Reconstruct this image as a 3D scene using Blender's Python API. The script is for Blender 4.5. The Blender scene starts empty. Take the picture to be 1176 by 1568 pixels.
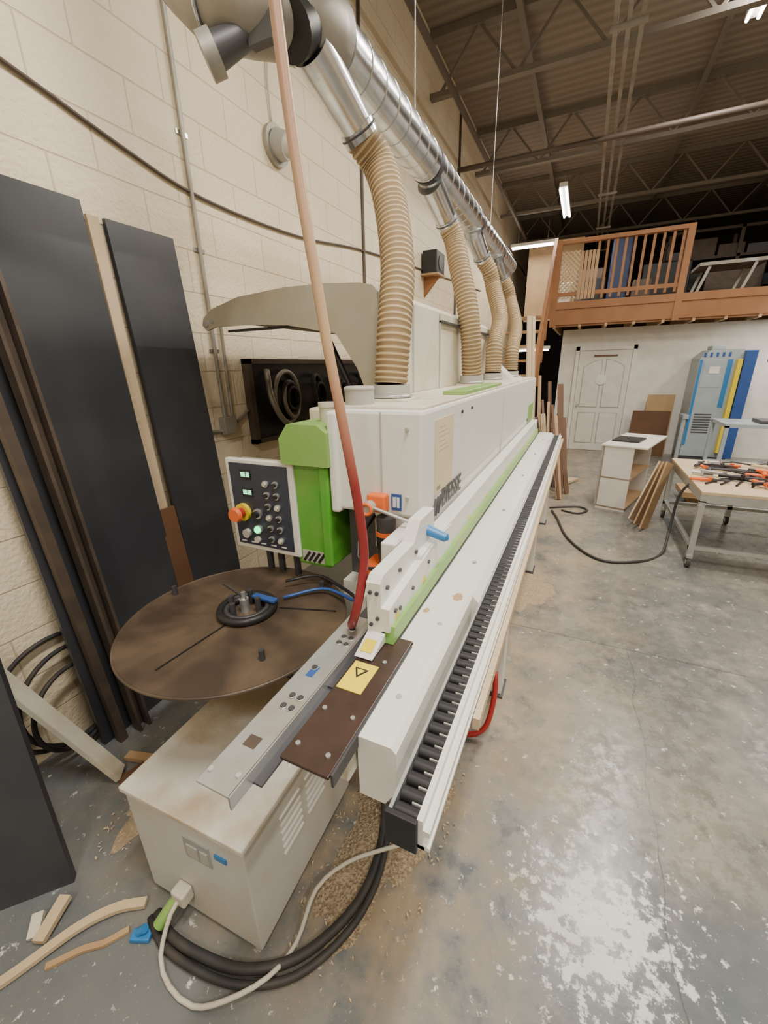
import bpy, bmesh, math, random
from mathutils import Vector, Matrix
random.seed(7)
V=Vector
# ---------------------------------------------------------------- materials
MATS={}
def mat(name,col,rough=.5,metal=0.,col2=None,scale=6.,amt=.5,bump=0.,bscale=40.,emit=0.,lo=.4,hi=.65,spec=.5):
    m=bpy.data.materials.new(name); m.use_nodes=True
    nt=m.node_tree; N=nt.nodes; L=nt.links; b=N['Principled BSDF']
    b.inputs['Roughness'].default_value=rough; b.inputs['Metallic'].default_value=metal
    b.inputs['Specular IOR Level'].default_value=spec
    b.inputs['Base Color'].default_value=(*col,1)
    tc=N.new('ShaderNodeTexCoord')
    if col2 is None: col2=tuple(c*.82 for c in col)
    n=N.new('ShaderNodeTexNoise'); n.inputs['Scale'].default_value=scale; n.inputs['Detail'].default_value=6
    L.new(tc.outputs['Object'],n.inputs['Vector'])
    mr=N.new('ShaderNodeMapRange'); mr.inputs[1].default_value=lo; mr.inputs[2].default_value=hi; mr.inputs[4].default_value=amt
    L.new(n.outputs['Fac'],mr.inputs[0])
    mx=N.new('ShaderNodeMix'); mx.data_type='RGBA'; mx.inputs[6].default_value=(*col,1); mx.inputs[7].default_value=(*col2,1)
    L.new(mr.outputs[0],mx.inputs[0]); L.new(mx.outputs[2],b.inputs['Base Color'])
    if bump:
        n2=N.new('ShaderNodeTexNoise'); n2.inputs['Scale'].default_value=bscale; n2.inputs['Detail'].default_value=4
        L.new(tc.outputs['Object'],n2.inputs['Vector'])
        bp=N.new('ShaderNodeBump'); bp.inputs['Strength'].default_value=bump; bp.inputs['Distance'].default_value=.02
        L.new(n2.outputs['Fac'],bp.inputs['Height']); L.new(bp.outputs[0],b.inputs['Normal'])
    if emit:
        b.inputs['Emission Color'].default_value=(*col,1); b.inputs['Emission Strength'].default_value=emit
    MATS[name]=m; return m
mat('white_paint',(.74,.74,.70),.35,col2=(.67,.63,.52),scale=3,amt=.5,lo=.5,hi=.8)
mat('white_dusty',(.66,.64,.55),.5,col2=(.56,.48,.34),scale=5,amt=.8)
mat('lid_dusty',(.60,.58,.52),.7,col2=(.42,.325,.21),scale=4.2,amt=.9,lo=.44,hi=.58,bump=.08,bscale=90)
mat('beige_cover',(.35,.33,.26),.55,col2=(.31,.26,.175),scale=4,amt=.6)
mat('grey_paint',(.54,.55,.54),.45,col2=(.52,.46,.35),scale=5,amt=.6)
mat('green_paint',(.08,.36,.03),.35,col2=(.22,.38,.09),scale=7,amt=.5)
mat('green_light',(.20,.42,.09),.4,col2=(.33,.42,.14),scale=7,amt=.6)
mat('galv',(.72,.74,.77),.25,1.,col2=(.54,.56,.58),scale=14,amt=.6,bump=.05,bscale=25)
mat('galv_dusty',(.40,.39,.36),.5,.6,col2=(.28,.25,.20),scale=6,amt=.8)
mat('zinc',(.60,.62,.63),.38,.8,col2=(.50,.50,.48),scale=18,amt=.5)
mat('guide_zinc',(.54,.57,.60),.40,.75,col2=(.50,.45,.36),scale=11,amt=.8,lo=.45,hi=.7)
mat('dark_metal',(.10,.10,.11),.45,.6)
mat('steel_brown',(.10,.078,.065),.5,.5,col2=(.16,.12,.09),scale=10)
mat('black',(.015,.015,.017),.45)
mat('black_rubber',(.025,.025,.027),.6,col2=(.10,.08,.06),scale=9,amt=.4)
mat('slate',(.034,.037,.046),.36,col2=(.052,.053,.06),scale=3,amt=.7)
mat('panel_face',(.03,.038,.065),.4)
mat('hose_beige',(.50,.38,.22),.55,col2=(.41,.30,.16),scale=5,amt=.6)
mat('hose_groove',(.27,.185,.095),.7)
mat('red',(.40,.025,.025),.4)
mat('orange',(.85,.16,.03),.4)
mat('blue',(.03,.20,.50),.35)
mat('blue_dark',(.03,.09,.32),.4)
mat('navy',(.02,.035,.09),.5)
mat('yellow',(.85,.66,.02),.4)
mat('paper',(.66,.56,.37),.7,col2=(.60,.50,.32))
mat('ink',(.30,.26,.19),.7)
mat('label_white',(.75,.75,.72),.6)
mat('lcd_green',(.05,.9,.25),.4,emit=3)
mat('lcd',(.3,.9,.5),.4,emit=1.5)
mat('wood_dark',(.036,.022,.017),.35,col2=(.065,.036,.027),scale=12,amt=.7)
mat('wood_pine',(.48,.31,.17),.6,col2=(.36,.22,.11),scale=4)
mat('wood_orange',(.33,.15,.06),.6,col2=(.24,.10,.04),scale=3)
mat('wood_brown',(.14,.07,.035),.6,col2=(.09,.045,.025),scale=3)
mat('wood_pale',(.60,.47,.31),.6,col2=(.50,.37,.22),scale=5)
mat('plywood',(.45,.30,.16),.6,col2=(.36,.23,.12),scale=4)
mat('drywall',(.76,.74,.69),.75)
mat('door_white',(.70,.68,.63),.5)
mat('sawdust',(.34,.26,.165),.95,col2=(.46,.36,.24),scale=90,amt=1,bump=.4,bscale=120)
mat('chips',(.28,.205,.13),.95,col2=(.54,.43,.29),scale=110,amt=1,bump=.8,bscale=110)
mat('grey_machine',(.36,.42,.46),.45)
mat('plastic_grey',(.42,.41,.38),.5)
mat('cable_white',(.58,.54,.46),.5)
mat('tube_light',(1,.96,.88),.5,emit=14)
mat('ceil_steel',(.21,.185,.155),.6,.1)
mat('pipe_dark',(.10,.075,.06),.5)
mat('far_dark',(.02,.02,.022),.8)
m=mat('disc_brown',(.10,.07,.05),.45);nt=m.node_tree;N=nt.nodes;L=nt.links;b=N['Principled BSDF']
tc=N.new('ShaderNodeTexCoord');vm=N.new('ShaderNodeVectorMath');vm.operation='SUBTRACT';vm.inputs[1].default_value=(-.985,.915,.8);L.new(tc.outputs['Object'],vm.inputs[0])
nm=N.new('ShaderNodeVectorMath');nm.operation='NORMALIZE';L.new(vm.outputs[0],nm.inputs[0])
n=N.new('ShaderNodeTexNoise');n.inputs['Scale'].default_value=1.8;n.inputs['Detail'].default_value=2;L.new(nm.outputs[0],n.inputs['Vector'])
n3=N.new('ShaderNodeTexNoise');n3.inputs['Scale'].default_value=6;n3.inputs['Detail'].default_value=7;L.new(tc.outputs['Object'],n3.inputs['Vector'])
r=N.new('ShaderNodeValToRGB');e=r.color_ramp.elements;e[0].position=.42;e[0].color=(.052,.036,.026,1);e[1].position=.66;e[1].color=(.14,.098,.065,1)
av=N.new('ShaderNodeMath');av.operation='MULTIPLY_ADD';av.inputs[1].default_value=.4;L.new(n.outputs['Fac'],av.inputs[0])
m2=N.new('ShaderNodeMath');m2.operation='MULTIPLY';m2.inputs[1].default_value=.62;L.new(n3.outputs['Fac'],m2.inputs[0]);L.new(m2.outputs[0],av.inputs[2])
L.new(av.outputs[0],r.inputs[0]);L.new(r.outputs[0],b.inputs['Base Color'])
m=mat('air_hose',(.5,.04,.04),.4); nt=m.node_tree;N=nt.nodes;L=nt.links;b=N['Principled BSDF']
g=N.new('ShaderNodeNewGeometry');s=N.new('ShaderNodeSeparateXYZ');L.new(g.outputs['Position'],s.inputs[0])
cr=N.new('ShaderNodeValToRGB');mr=N.new('ShaderNodeMapRange');mr.inputs[1].default_value=.9;mr.inputs[2].default_value=2.9
L.new(s.outputs['Z'],mr.inputs[0]);L.new(mr.outputs[0],cr.inputs[0])
e=cr.color_ramp.elements;e[0].position=0;e[0].color=(.20,.012,.018,1);e[1].position=1;e[1].color=(.34,.15,.10,1)
for p_,c_ in((.22,(.24,.025,.025,1)),(.27,(.36,.13,.09,1)),(.38,(.52,.35,.20,1)),(.6,(.43,.25,.16,1))):
    q=e.new(p_);q.color=c_
L.new(cr.outputs[0],b.inputs['Base Color'])
def wallmat(name,axis,c1,c2,cm):
    m=bpy.data.materials.new(name);m.use_nodes=True;nt=m.node_tree;N=nt.nodes;L=nt.links;b=N['Principled BSDF'];b.inputs['Roughness'].default_value=.5
    g=N.new('ShaderNodeNewGeometry');s=N.new('ShaderNodeSeparateXYZ');L.new(g.outputs['Position'],s.inputs[0])
    c=N.new('ShaderNodeCombineXYZ');L.new(s.outputs[axis],c.inputs[0]);L.new(s.outputs['Z'],c.inputs[1])
    br=N.new('ShaderNodeTexBrick');br.inputs['Scale'].default_value=1;br.inputs['Brick Width'].default_value=.4;br.inputs['Row Height'].default_value=.2
    br.inputs['Mortar Size'].default_value=.004;br.inputs['Mortar Smooth'].default_value=.5
    br.inputs['Color1'].default_value=(*c1,1);br.inputs['Color2'].default_value=(*c2,1);br.inputs['Mortar'].default_value=(*cm,1)
    L.new(c.outputs[0],br.inputs['Vector'])
    n=N.new('ShaderNodeTexNoise');n.inputs['Scale'].default_value=1.3;n.inputs['Detail'].default_value=8;L.new(g.outputs['Position'],n.inputs['Vector'])
    mx=N.new('ShaderNodeMix');mx.data_type='RGBA';mx.blend_type='MULTIPLY';L.new(br.outputs['Color'],mx.inputs[6])
    r=N.new('ShaderNodeValToRGB');r.color_ramp.elements[0].position=.35;r.color_ramp.elements[0].color=(.90,.87,.81,1);r.color_ramp.elements[1].position=.6;r.color_ramp.elements[1].color=(1,1,1,1)
    L.new(n.outputs['Fac'],r.inputs[0]);L.new(r.outputs[0],mx.inputs[7]);mx.inputs[0].default_value=.9;L.new(mx.outputs[2],b.inputs['Base Color'])
    n2=N.new('ShaderNodeTexNoise');n2.inputs['Scale'].default_value=55;n2.inputs['Detail'].default_value=5;L.new(g.outputs['Position'],n2.inputs['Vector'])
    ad=N.new('ShaderNodeMath');ad.operation='MULTIPLY_ADD';ad.inputs[1].default_value=-2.4;L.new(br.outputs['Fac'],ad.inputs[0]);L.new(n2.outputs['Fac'],ad.inputs[2])
    bp=N.new('ShaderNodeBump');bp.inputs['Strength'].default_value=.5;bp.inputs['Distance'].default_value=.012;L.new(ad.outputs[0],bp.inputs['Height']);L.new(bp.outputs[0],b.inputs['Normal'])
    MATS[name]=m
wallmat('block_wall','Y',(.91,.80,.61),(.88,.77,.58),(.70,.59,.43))
wallmat('block_wall_x','X',(.60,.52,.38),(.58,.50,.36),(.48,.40,.28))
# floor
m=bpy.data.materials.new('concrete');m.use_nodes=True;nt=m.node_tree;N=nt.nodes;L=nt.links;b=N['Principled BSDF']
g=N.new('ShaderNodeNewGeometry')
def noise(sc,det=6,rough=.5):
    n=N.new('ShaderNodeTexNoise');n.inputs['Scale'].default_value=sc;n.inputs['Detail'].default_value=det;n.inputs['Roughness'].default_value=rough;L.new(g.outputs['Position'],n.inputs['Vector']);return n.outputs['Fac']
def rng(x,a,b_,c=0.,d=1.):
    r=N.new('ShaderNodeMapRange');r.inputs[1].default_value=a;r.inputs[2].default_value=b_;r.inputs[3].default_value=c;r.inputs[4].default_value=d;L.new(x,r.inputs[0]);return r.outputs[0]
def mix(f_,a,b_,mode='MIX'):
    x=N.new('ShaderNodeMix');x.data_type='RGBA';x.blend_type=mode
    if isinstance(f_,float): x.inputs[0].default_value=f_
    else: L.new(f_,x.inputs[0])
    for i,c in((6,a),(7,b_)):
        if isinstance(c,tuple): x.inputs[i].default_value=(*c,1)
        else: L.new(c,x.inputs[i])
    return x.outputs[2]
def mth(op,a,b_=None,clamp=False):
    x=N.new('ShaderNodeMath');x.operation=op;x.use_clamp=clamp
    for i,c in((0,a),(1,b_)):
        if c is None: continue
        if isinstance(c,(float,int)): x.inputs[i].default_value=c
        else: L.new(c,x.inputs[i])
    return x.outputs[0]
s=N.new('ShaderNodeSeparateXYZ');L.new(g.outputs['Position'],s.inputs[0])
base=mix(rng(noise(.8,8),.38,.62),(.135,.137,.135),(.225,.21,.18))
base=mix(rng(noise(3.0,9,.65),.48,.66,0,.8),base,(.31,.285,.235))
base=mix(rng(noise(9,8,.7),.53,.68,0,.75),base,(.095,.093,.088))
base=mix(rng(noise(6,9,.75),.60,.70,0,.65),base,(.40,.385,.345))
edge=mth('ADD',s.outputs['Y'],mth('MULTIPLY',mth('SUBTRACT',noise(1.8,7),.5),1.2))
pz=rng(edge,1.05,1.3,1,0)
paint=mix(rng(noise(4,8,.6),.4,.7),(.125,.143,.157),(.155,.163,.168))
base=mix(mth('MULTIPLY',pz,.85),base,paint)
def dist(cx,cy):
    v=N.new('ShaderNodeVectorMath');v.operation='DISTANCE';L.new(g.outputs['Position'],v.inputs[0]);v.inputs[1].default_value=(cx,cy,0);return v.outputs['Value']
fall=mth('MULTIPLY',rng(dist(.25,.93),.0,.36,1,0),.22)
wear_glint=rng(mth('ADD',noise(22,10,.7),fall),.61,.66)
base=mix(wear_glint,base,(.62,.63,.61))  # pale blotches: worn paint plus a lamp reflection painted into the colour
near=rng(mth('ABSOLUTE',mth('ADD',s.outputs['X'],.75)),.35,1.05,1,0)
yfar=rng(s.outputs['Y'],.30,.65,0,1)
d1=mth('MULTIPLY',mth('MULTIPLY',near,yfar),rng(noise(5,8,.65),.38,.58),True)
base=mix(d1,base,(.34,.265,.17))
d2=mth('MULTIPLY',mth('MULTIPLY',rng(mth('ABSOLUTE',mth('ADD',s.outputs['X'],.1)),.2,.8,1,0),rng(s.outputs['Y'],1.,1.5,0,1)),rng(noise(2.2,8,.7),.46,.62),True)
base=mix(mth('MULTIPLY',d2,.7),base,(.40,.32,.205))
sp=rng(noise(85,3,.6),.67,.72)
base=mix(mth('MULTIPLY',sp,.55),base,(.56,.50,.39))
wob=mth('MULTIPLY',mth('SUBTRACT',noise(2.2,5),.5),.16)
c1=rng(mth('ABSOLUTE',mth('SUBTRACT',s.outputs['Y'],2.4)),.002,.006,1,0)
c3=rng(mth('ABSOLUTE',mth('SUBTRACT',s.outputs['Y'],6.3)),.002,.008,1,0)
c2=mth('MULTIPLY',rng(mth('ABSOLUTE',mth('SUBTRACT',mth('ADD',s.outputs['X'],wob),.43)),.0008,.003,1,0),rng(s.outputs['Y'],2.39,2.41,1,0))
c4=rng(mth('ABSOLUTE',mth('SUBTRACT',s.outputs['X'],2.9)),.002,.006,1,0)
cc_=mth('ADD',mth('ADD',c1,c2,True),mth('ADD',c3,c4,True),True)
base=mix(mth('MULTIPLY',cc_,.6),base,(.07,.065,.06))
L.new(base,b.inputs['Base Color'])
ro=mix(rng(noise(16,8,.75),.44,.58),(.16,.16,.16),(.42,.42,.42))
ro=mix(mth('MULTIPLY',pz,.75),ro,(.15,.15,.15))
ro=mix(wear_glint,ro,(.30,.30,.30))
ro=mix(d1,ro,(.95,.95,.95))
L.new(ro,b.inputs['Roughness'])
bp=N.new('ShaderNodeBump');bp.inputs['Strength'].default_value=.07;bp.inputs['Distance'].default_value=.008;L.new(noise(30,8,.7),bp.inputs['Height']);L.new(bp.outputs[0],b.inputs['Normal'])
MATS['concrete']=m
m=bpy.data.materials.new('roof_deck');m.use_nodes=True;nt=m.node_tree;N=nt.nodes;L=nt.links;b=N['Principled BSDF'];b.inputs['Roughness'].default_value=.7
g=N.new('ShaderNodeNewGeometry');wv=N.new('ShaderNodeTexWave');wv.bands_direction='Y';wv.inputs['Scale'].default_value=2.2;L.new(g.outputs['Position'],wv.inputs['Vector'])
r=N.new('ShaderNodeValToRGB');r.color_ramp.elements[0].color=(.215,.18,.145,1);r.color_ramp.elements[1].color=(.275,.235,.19,1);L.new(wv.outputs['Fac'],r.inputs[0]);L.new(r.outputs[0],b.inputs['Base Color'])
bp=N.new('ShaderNodeBump');bp.inputs['Distance'].default_value=.02;bp.inputs['Strength'].default_value=.4;L.new(wv.outputs['Fac'],bp.inputs['Height']);L.new(bp.outputs[0],b.inputs['Normal'])
MATS['roof_deck']=m
# ---------------------------------------------------------------- builder
class B:
    def __init__(s): s.bm=bmesh.new(); s.ms=[]
    def mi(s,n):
        if n not in s.ms: s.ms.append(n)
        return s.ms.index(n)
    def add(s,vs,fs,m,smooth=False):
        i=s.mi(m); bv=[s.bm.verts.new(v) for v in vs]; out=[]
        for f in fs:
            try: fc=s.bm.faces.new([bv[k] for k in f])
            except ValueError: continue
            fc.material_index=i; fc.smooth=smooth; out.append(fc)
        return bv,out
    def box(s,x0,x1,y0,y1,z0,z1,m,bev=0,R=None,c=None):
        vs=[V((x,y,z)) for x in(x0,x1) for y in(y0,y1) for z in(z0,z1)]
        if R is not None: c=V(c); vs=[c+R@(v-c) for v in vs]
        fs=[(0,1,3,2),(4,6,7,5),(0,4,5,1),(2,3,7,6),(0,2,6,4),(1,5,7,3)]
        bv,ff=s.add(vs,fs,m)
        if bev:
            es=list({e for f in ff for e in f.edges})
            r=bmesh.ops.bevel(s.bm,geom=es,offset=bev,segments=2,affect='EDGES',profile=.5,clamp_overlap=True)
            for f in r['faces']: f.material_index=s.mi(m)
        return s
    def beam(s,p0,p1,w,h,m,up=(0,0,1),bev=0):
        p0=V(p0);p1=V(p1);d=(p1-p0).normalized();u=V(up)
        sd=d.cross(u)
        if sd.length<1e-4: sd=d.cross(V((1,0,0)))
        sd.normalize();u=sd.cross(d)
        vs=[p+sd*a*w/2+u*c*h/2 for p in(p0,p1) for a,c in((-1,-1),(1,-1),(1,1),(-1,1))]
        bv,ff=s.add(vs,[(0,1,2,3),(7,6,5,4),(0,4,5,1),(1,5,6,2),(2,6,7,3),(3,7,4,0)],m)
        if bev:
            es=list({e for f in ff for e in f.edges})
            r=bmesh.ops.bevel(s.bm,geom=es,offset=bev,segments=2,affect='EDGES',clamp_overlap=True)
            for f in r['faces']: f.material_index=s.mi(m)
        return s
    def frame(s,d):
        d=d.normalized();a=V((0,0,1)) if abs(d.z)<.9 else V((1,0,0))
        u=d.cross(a).normalized();return u,u.cross(d)
    def cyl(s,p0,p1,r0,m,r1=None,n=20,caps=True,cm=None):
        p0=V(p0);p1=V(p1);r1=r0 if r1 is None else r1
        u,w=s.frame(p1-p0)
        ring=lambda p,r:[p+(u*math.cos(2*math.pi*k/n)+w*math.sin(2*math.pi*k/n))*r for k in range(n)]
        s.add(ring(p0,r0)+ring(p1,r1),[(k,(k+1)%n,n+(k+1)%n,n+k) for k in range(n)],m,True)
        if caps:
            if r0>0: s.add(ring(p0,r0),[tuple(range(n))[::-1]],cm or m)
            if r1>0: s.add(ring(p1,r1),[tuple(range(n))],cm or m)
        return s
    def path(s,pts,step):
        P=[V(p) for p in pts];P=[P[0]*2-P[1]]+P+[P[-1]*2-P[-2]];out=[]
        for i in range(1,len(P)-2):
            a,b_,c,d=P[i-1:i+3];n=max(2,int((c-b_).length/step))
            for k in range(n):
                t=k/n;out.append(.5*((2*b_)+(c-a)*t+(2*a-5*b_+4*c-d)*t*t+(3*b_-a-3*c+d)*t**3))
        out.append(P[-2]);return out
    def tube(s,pts,r,m,n=12,step=.03,rib=None,spline=True,m2=None):
        Q=s.path(pts,step) if spline else [V(p) for p in pts]
        u=None;rings=[]
        for i,p in enumerate(Q):
            d=(Q[min(i+1,len(Q)-1)]-Q[max(i-1,0)]).normalized()
            if u is None: u,_=s.frame(d)
            u=(u-d*u.dot(d)).normalized();w=u.cross(d)
            rr=r*((1+rib) if i%3<2 else (1-rib)) if rib else r
            rings.append([p+(u*math.cos(2*math.pi*k/n)+w*math.sin(2*math.pi*k/n))*rr for k in range(n)])
        if rib:
            vs=[v for q in rings for v in q]
            bv=[s.bm.verts.new(v) for v in vs];a=s.mi(m);c=s.mi(m2 or m)
            for i in range(len(Q)-1):
                for k in range(n):
                    f=s.bm.faces.new([bv[i*n+k],bv[i*n+(k+1)%n],bv[(i+1)*n+(k+1)%n],bv[(i+1)*n+k]]);f.smooth=True;f.material_index=a if i%3==0 else c
            return s
        vs=[v for q in rings for v in q]
        fs=[(i*n+k,i*n+(k+1)%n,(i+1)*n+(k+1)%n,(i+1)*n+k) for i in range(len(Q)-1) for k in range(n)]
        fs+=[tuple(range(n))[::-1],tuple(range((len(Q)-1)*n,len(Q)*n))]
        s.add(vs,fs,m,True);return s
    def strip(s,pts,w,h,m,step=.02):
        # flat bent strip lying on the floor
        Q=s.path(pts,step);vs=[]
        for i,p in enumerate(Q):
            d=(Q[min(i+1,len(Q)-1)]-Q[max(i-1,0)]).normalized();sd=d.cross(V((0,0,1))).normalized()
            vs+=[p-sd*w/2,p+sd*w/2,p+sd*w/2+V((0,0,h)),p-sd*w/2+V((0,0,h))]
        fs=[(4*i+k,4*i+(k+1)%4,4*i+4+(k+1)%4,4*i+4+k) for i in range(len(Q)-1) for k in range(4)]+[(3,2,1,0),tuple(range(4*len(Q)-4,4*len(Q)))]
        s.add(vs,fs,m);return s
    def torus(s,c,ax,R,r,m,n=32,k=8):
        c=V(c);u,w=s.frame(V(ax));a=V(ax).normalized();vs=[]
        for i in range(n):
            t=2*math.pi*i/n;o=u*math.cos(t)+w*math.sin(t)
            vs+=[c+o*(R+r*math.cos(2*math.pi*j/k))+a*r*math.sin(2*math.pi*j/k) for j in range(k)]
        s.add(vs,[(i*k+j,((i+1)%n)*k+j,((i+1)%n)*k+(j+1)%k,i*k+(j+1)%k) for i in range(n) for j in range(k)],m,True);return s
    def prism(s,prof,ax,a,b_,m):
        n=len(prof)
        def mk(p,t): return {'x':V((t,p[0],p[1])),'y':V((p[0],t,p[1])),'z':V((p[0],p[1],t))}[ax]
        vs=[mk(p,a) for p in prof]+[mk(p,b_) for p in prof]
        s.add(vs,[tuple(range(n)),tuple(range(2*n-1,n-1,-1))]+[(k,n+k,n+(k+1)%n,(k+1)%n) for k in range(n)],m);return s
    def done(s,name,parent=None):
        bmesh.ops.recalc_face_normals(s.bm,faces=s.bm.faces[:])
        me=bpy.data.meshes.new(name);s.bm.to_mesh(me);s.bm.free()
        for n in s.ms: me.materials.append(MATS[n])
        o=bpy.data.objects.new(name,me);bpy.context.collection.objects.link(o)
        if parent: o.parent=parent
        return o
def empty(name):
    o=bpy.data.objects.new(name,None);bpy.context.collection.objects.link(o);o.empty_display_size=.1;return o
def text(body,size,loc,xd,yd,m,parent,name,ext=.0008):
    c=bpy.data.curves.new(name,'FONT');c.body=body;c.size=size;c.extrude=ext;c.materials.append(MATS[m]);c.offset=size*.02
    o=bpy.data.objects.new(name+'_tmp',c);bpy.context.collection.objects.link(o)
    bpy.context.view_layer.update()
    me=bpy.data.meshes.new_from_object(o.evaluated_get(bpy.context.evaluated_depsgraph_get()));bpy.data.objects.remove(o)
    o=bpy.data.objects.new(name,me);bpy.context.collection.objects.link(o)
    x=V(xd).normalized();y=V(yd).normalized();z=x.cross(y)
    o.matrix_world=Matrix.Translation(V(loc))@Matrix((x,y,z)).transposed().to_4x4();o.parent=parent;return o
# ---------------------------------------------------------------- room
WX=-1.95;H=5.0;YB=8.85;YR=-3.5;XR=7.;YE=14.5
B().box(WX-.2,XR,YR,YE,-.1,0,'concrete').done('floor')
B().box(WX-.2,WX,YR,YE,0,H,'block_wall').done('wall_left')
B().box(XR,XR+.2,YR,YE,0,H,'block_wall').done('wall_right')
B().box(WX-.2,XR+.2,YR-.2,YR,0,H,'block_wall_x').done('wall_rear')
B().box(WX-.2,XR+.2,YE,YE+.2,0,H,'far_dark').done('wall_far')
B().box(WX-.2,XR+.2,YR-.2,YE+.2,H,H+.1,'roof_deck').done('ceiling')
B().box(-.45,XR,YB,YB+.12,0,2.17,'drywall').done('wall_partition')
b=B()
for y in (1.2,3.4,5.6,7.8,10.,12.2):
    b.box(WX,XR,y-.05,y+.05,H-.08,H-.003,'ceil_steel')
    b.box(WX,XR,y-.04,y+.04,4.42,4.47,'ceil_steel')
    x=WX+.1;k=0
    while x<XR-.5:
        z0,z1=(4.45,H-.05) if k%2==0 else (H-.05,4.45)
        b.beam((x,y,z0),(x+.42,y,z1),.025,.025,'ceil_steel');x+=.42;k+=1
b.done('roof_joists')
b=B()
for x in(-1.0,.9,2.8,4.7): b.box(x-.03,x+.03,YR+.1,YE-.1,H-.13,H-.081,'ceil_steel')
for x in(-.12,-.02,.08): b.box(x-.018,x+.018,YR+.1,YE-.1,4.25,4.28,'galv_dusty')
for y in range(-3,14,2): b.box(-.16,.12,y-.02,y+.02,4.22,4.25,'galv_dusty').cyl((-.03,y,4.28),(-.03,y,4.41),.006,'galv_dusty',n=6)
b.done('cable_tray')
b=B()
b.tube([(WX+.05,6.6,4.1),(1.2,6.75,4.15),(3,6.9,4.2),(6.9,7.1,4.2)],.03,'pipe_dark',n=10,step=.3)
b.tube([(WX+.35,2.2,4.3),(WX+.35,6,4.3),(WX+.35,14,4.3)],.03,'pipe_dark',n=10,step=.5)
b.tube([(WX+.15,2.2,3.9),(WX+.15,6,3.9),(WX+.15,14,3.9)],.02,'pipe_dark',n=10,step=.5)
b.tube([(WX+.35,3.0,4.3),(0,3.05,4.32),(3,3.1,4.34),(6.8,3.1,4.34)],.018,'pipe_dark',n=8,step=.4)
b.done('sprinkler_pipes')
def lamp(x,y,z,l=1.2,power=60,along='y',tint=(1,.925,.81),hang=4.42):
    e=empty('fluorescent_lamp')
    b=B()
    ax=V((0,1,0)) if along=='y' else V((1,0,0));sd=V((1,0,0)) if along=='y' else V((0,1,0));c=V((x,y,z))
    b.beam(c-ax*l/2+V((0,0,.03)),c+ax*l/2+V((0,0,.03)),.12,.06,'drywall',bev=.005)
    for d in(-.045,.045): b.cyl(c+sd*d-ax*(l/2-.03)-V((0,0,.02)),c+sd*d+ax*(l/2-.03)-V((0,0,.02)),.016,'tube_light',n=10)
    for k in(-1,1): b.cyl(c+ax*k*l/3+V((0,0,.06)),V((0,0,hang))+(c+ax*k*l/3)*1-V((0,0,z)),.006,'galv',n=6)
    b.done('housing',e)
    ld=bpy.data.lights.new('tube_glow','AREA');ld.shape='RECTANGLE'
    ld.size,ld.size_y=(.2,l) if along=='y' else (l,.2);ld.energy=power;ld.color=tint
    o=bpy.data.objects.new('tube_glow',ld);bpy.context.collection.objects.link(o);o.location=(x,y,z-.045);o.parent=e
    return e
lamp(.72,3.75,4.3,1.2,110);lamp(1.05,5.75,4.7,1.2,80,hang=4.9);lamp(.3,.4,4.3,1.2,125);lamp(-.65,8.85,4.17,1.5,70)  # the one nearest the camera is out of view, added to light the room
lamp(3.6,3.9,4.3,1.2,80);lamp(3.6,7,4.3,1.2,50);lamp(3.2,.0,4.3,1.2,90);lamp(.4,-2.2,4.3,1.2,90)  # unseen ceiling fixtures, added as room lighting
lamp(2.9,8.0,2.25,1.2,16,along='x',hang=2.26)
lamp(-1.2,10.2,1.9,.9,10,along='x',hang=2.2)
lamp(-1.35,10.6,4.0,.9,15,along='x',hang=4.42)
# ---------------------------------------------------------------- main machine
mc=empty('edge_banding_machine')
b=B()
b.box(-.74,-.42,1.17,4.4,1.13,1.475,'white_paint',.012)
b.box(-.60,-.424,1.19,4.38,1.0,1.14,'white_paint')
b.box(-.95,-.735,1.34,4.38,.86,1.46,'white_dusty',.01)
b.box(-.755,-.72,1.155,1.20,1.12,1.47,'white_paint',.01)
b.box(-.562,-.558,1.166,1.172,1.14,1.47,'plastic_grey')
b.box(-.423,-.4190,2.6,2.603,1.02,1.46,'plastic_grey')
b.box(-.73,-.43,1.2,4.36,1.472,1.484,'white_dusty',.004)
b.box(-.54,-.44,1.75,2.6,1.484,1.50,'green_light',.004)
for z in(1.2,1.42): b.cyl((-.47,1.171,z),(-.47,1.160,z),.006,'plastic_grey',n=10)
for y in(1.62,1.78): b.cyl((-.421,y,1.43),(-.414,y,1.43),.006,'black',n=10)
b.box(-.4195,-.4175,1.29,1.50,1.180,1.435,'paper')
for k in range(6):
    b.box(-.4175,-.4172,1.325,1.325+.07+.05*((k*7)%3)/2,1.405-.016*k,1.4065-.016*k,'ink')
b.box(-.4175,-.4172,1.31,1.35,1.19,1.205,'ink')
b.box(-.4195,-.416,3.95,4.3,1.10,1.25,'green_light')
b.done('hood',mc)
text('BIESSE',.098,(-.4165,1.37,1.112),(0,1,0),(0,0,1),'dark_metal',mc,'lettering')
b=B()
for k in range(3): b.beam((-.417,1.265+k*.028,1.105),(-.417,1.30+k*.028,1.165),.004,.014,'dark_metal',up=(1,0,0))
b.done('logo_stripes',mc)
b=B()
b.box(-.415,-.36,1.0,4.3,.985,1.09,'white_paint',.006)
b.prism([(.765,.952),(.765,1.115),(.785,1.13),(.99,1.13),(1.04,1.18),(1.165,1.18),(1.165,1.0),(1.3,1.0),(1.3,.952)],'x',-.415,-.378,'white_paint')
b.prism([(.765,.985),(.765,1.05),(1.15,1.09),(1.3,1.08),(1.3,.985)],'x',-.378,-.356,'white_paint')
b.prism([(.765,.954),(.775,.998),(4.3,.998),(4.3,.954)],'x',-.372,-.346,'green_light')
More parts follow.
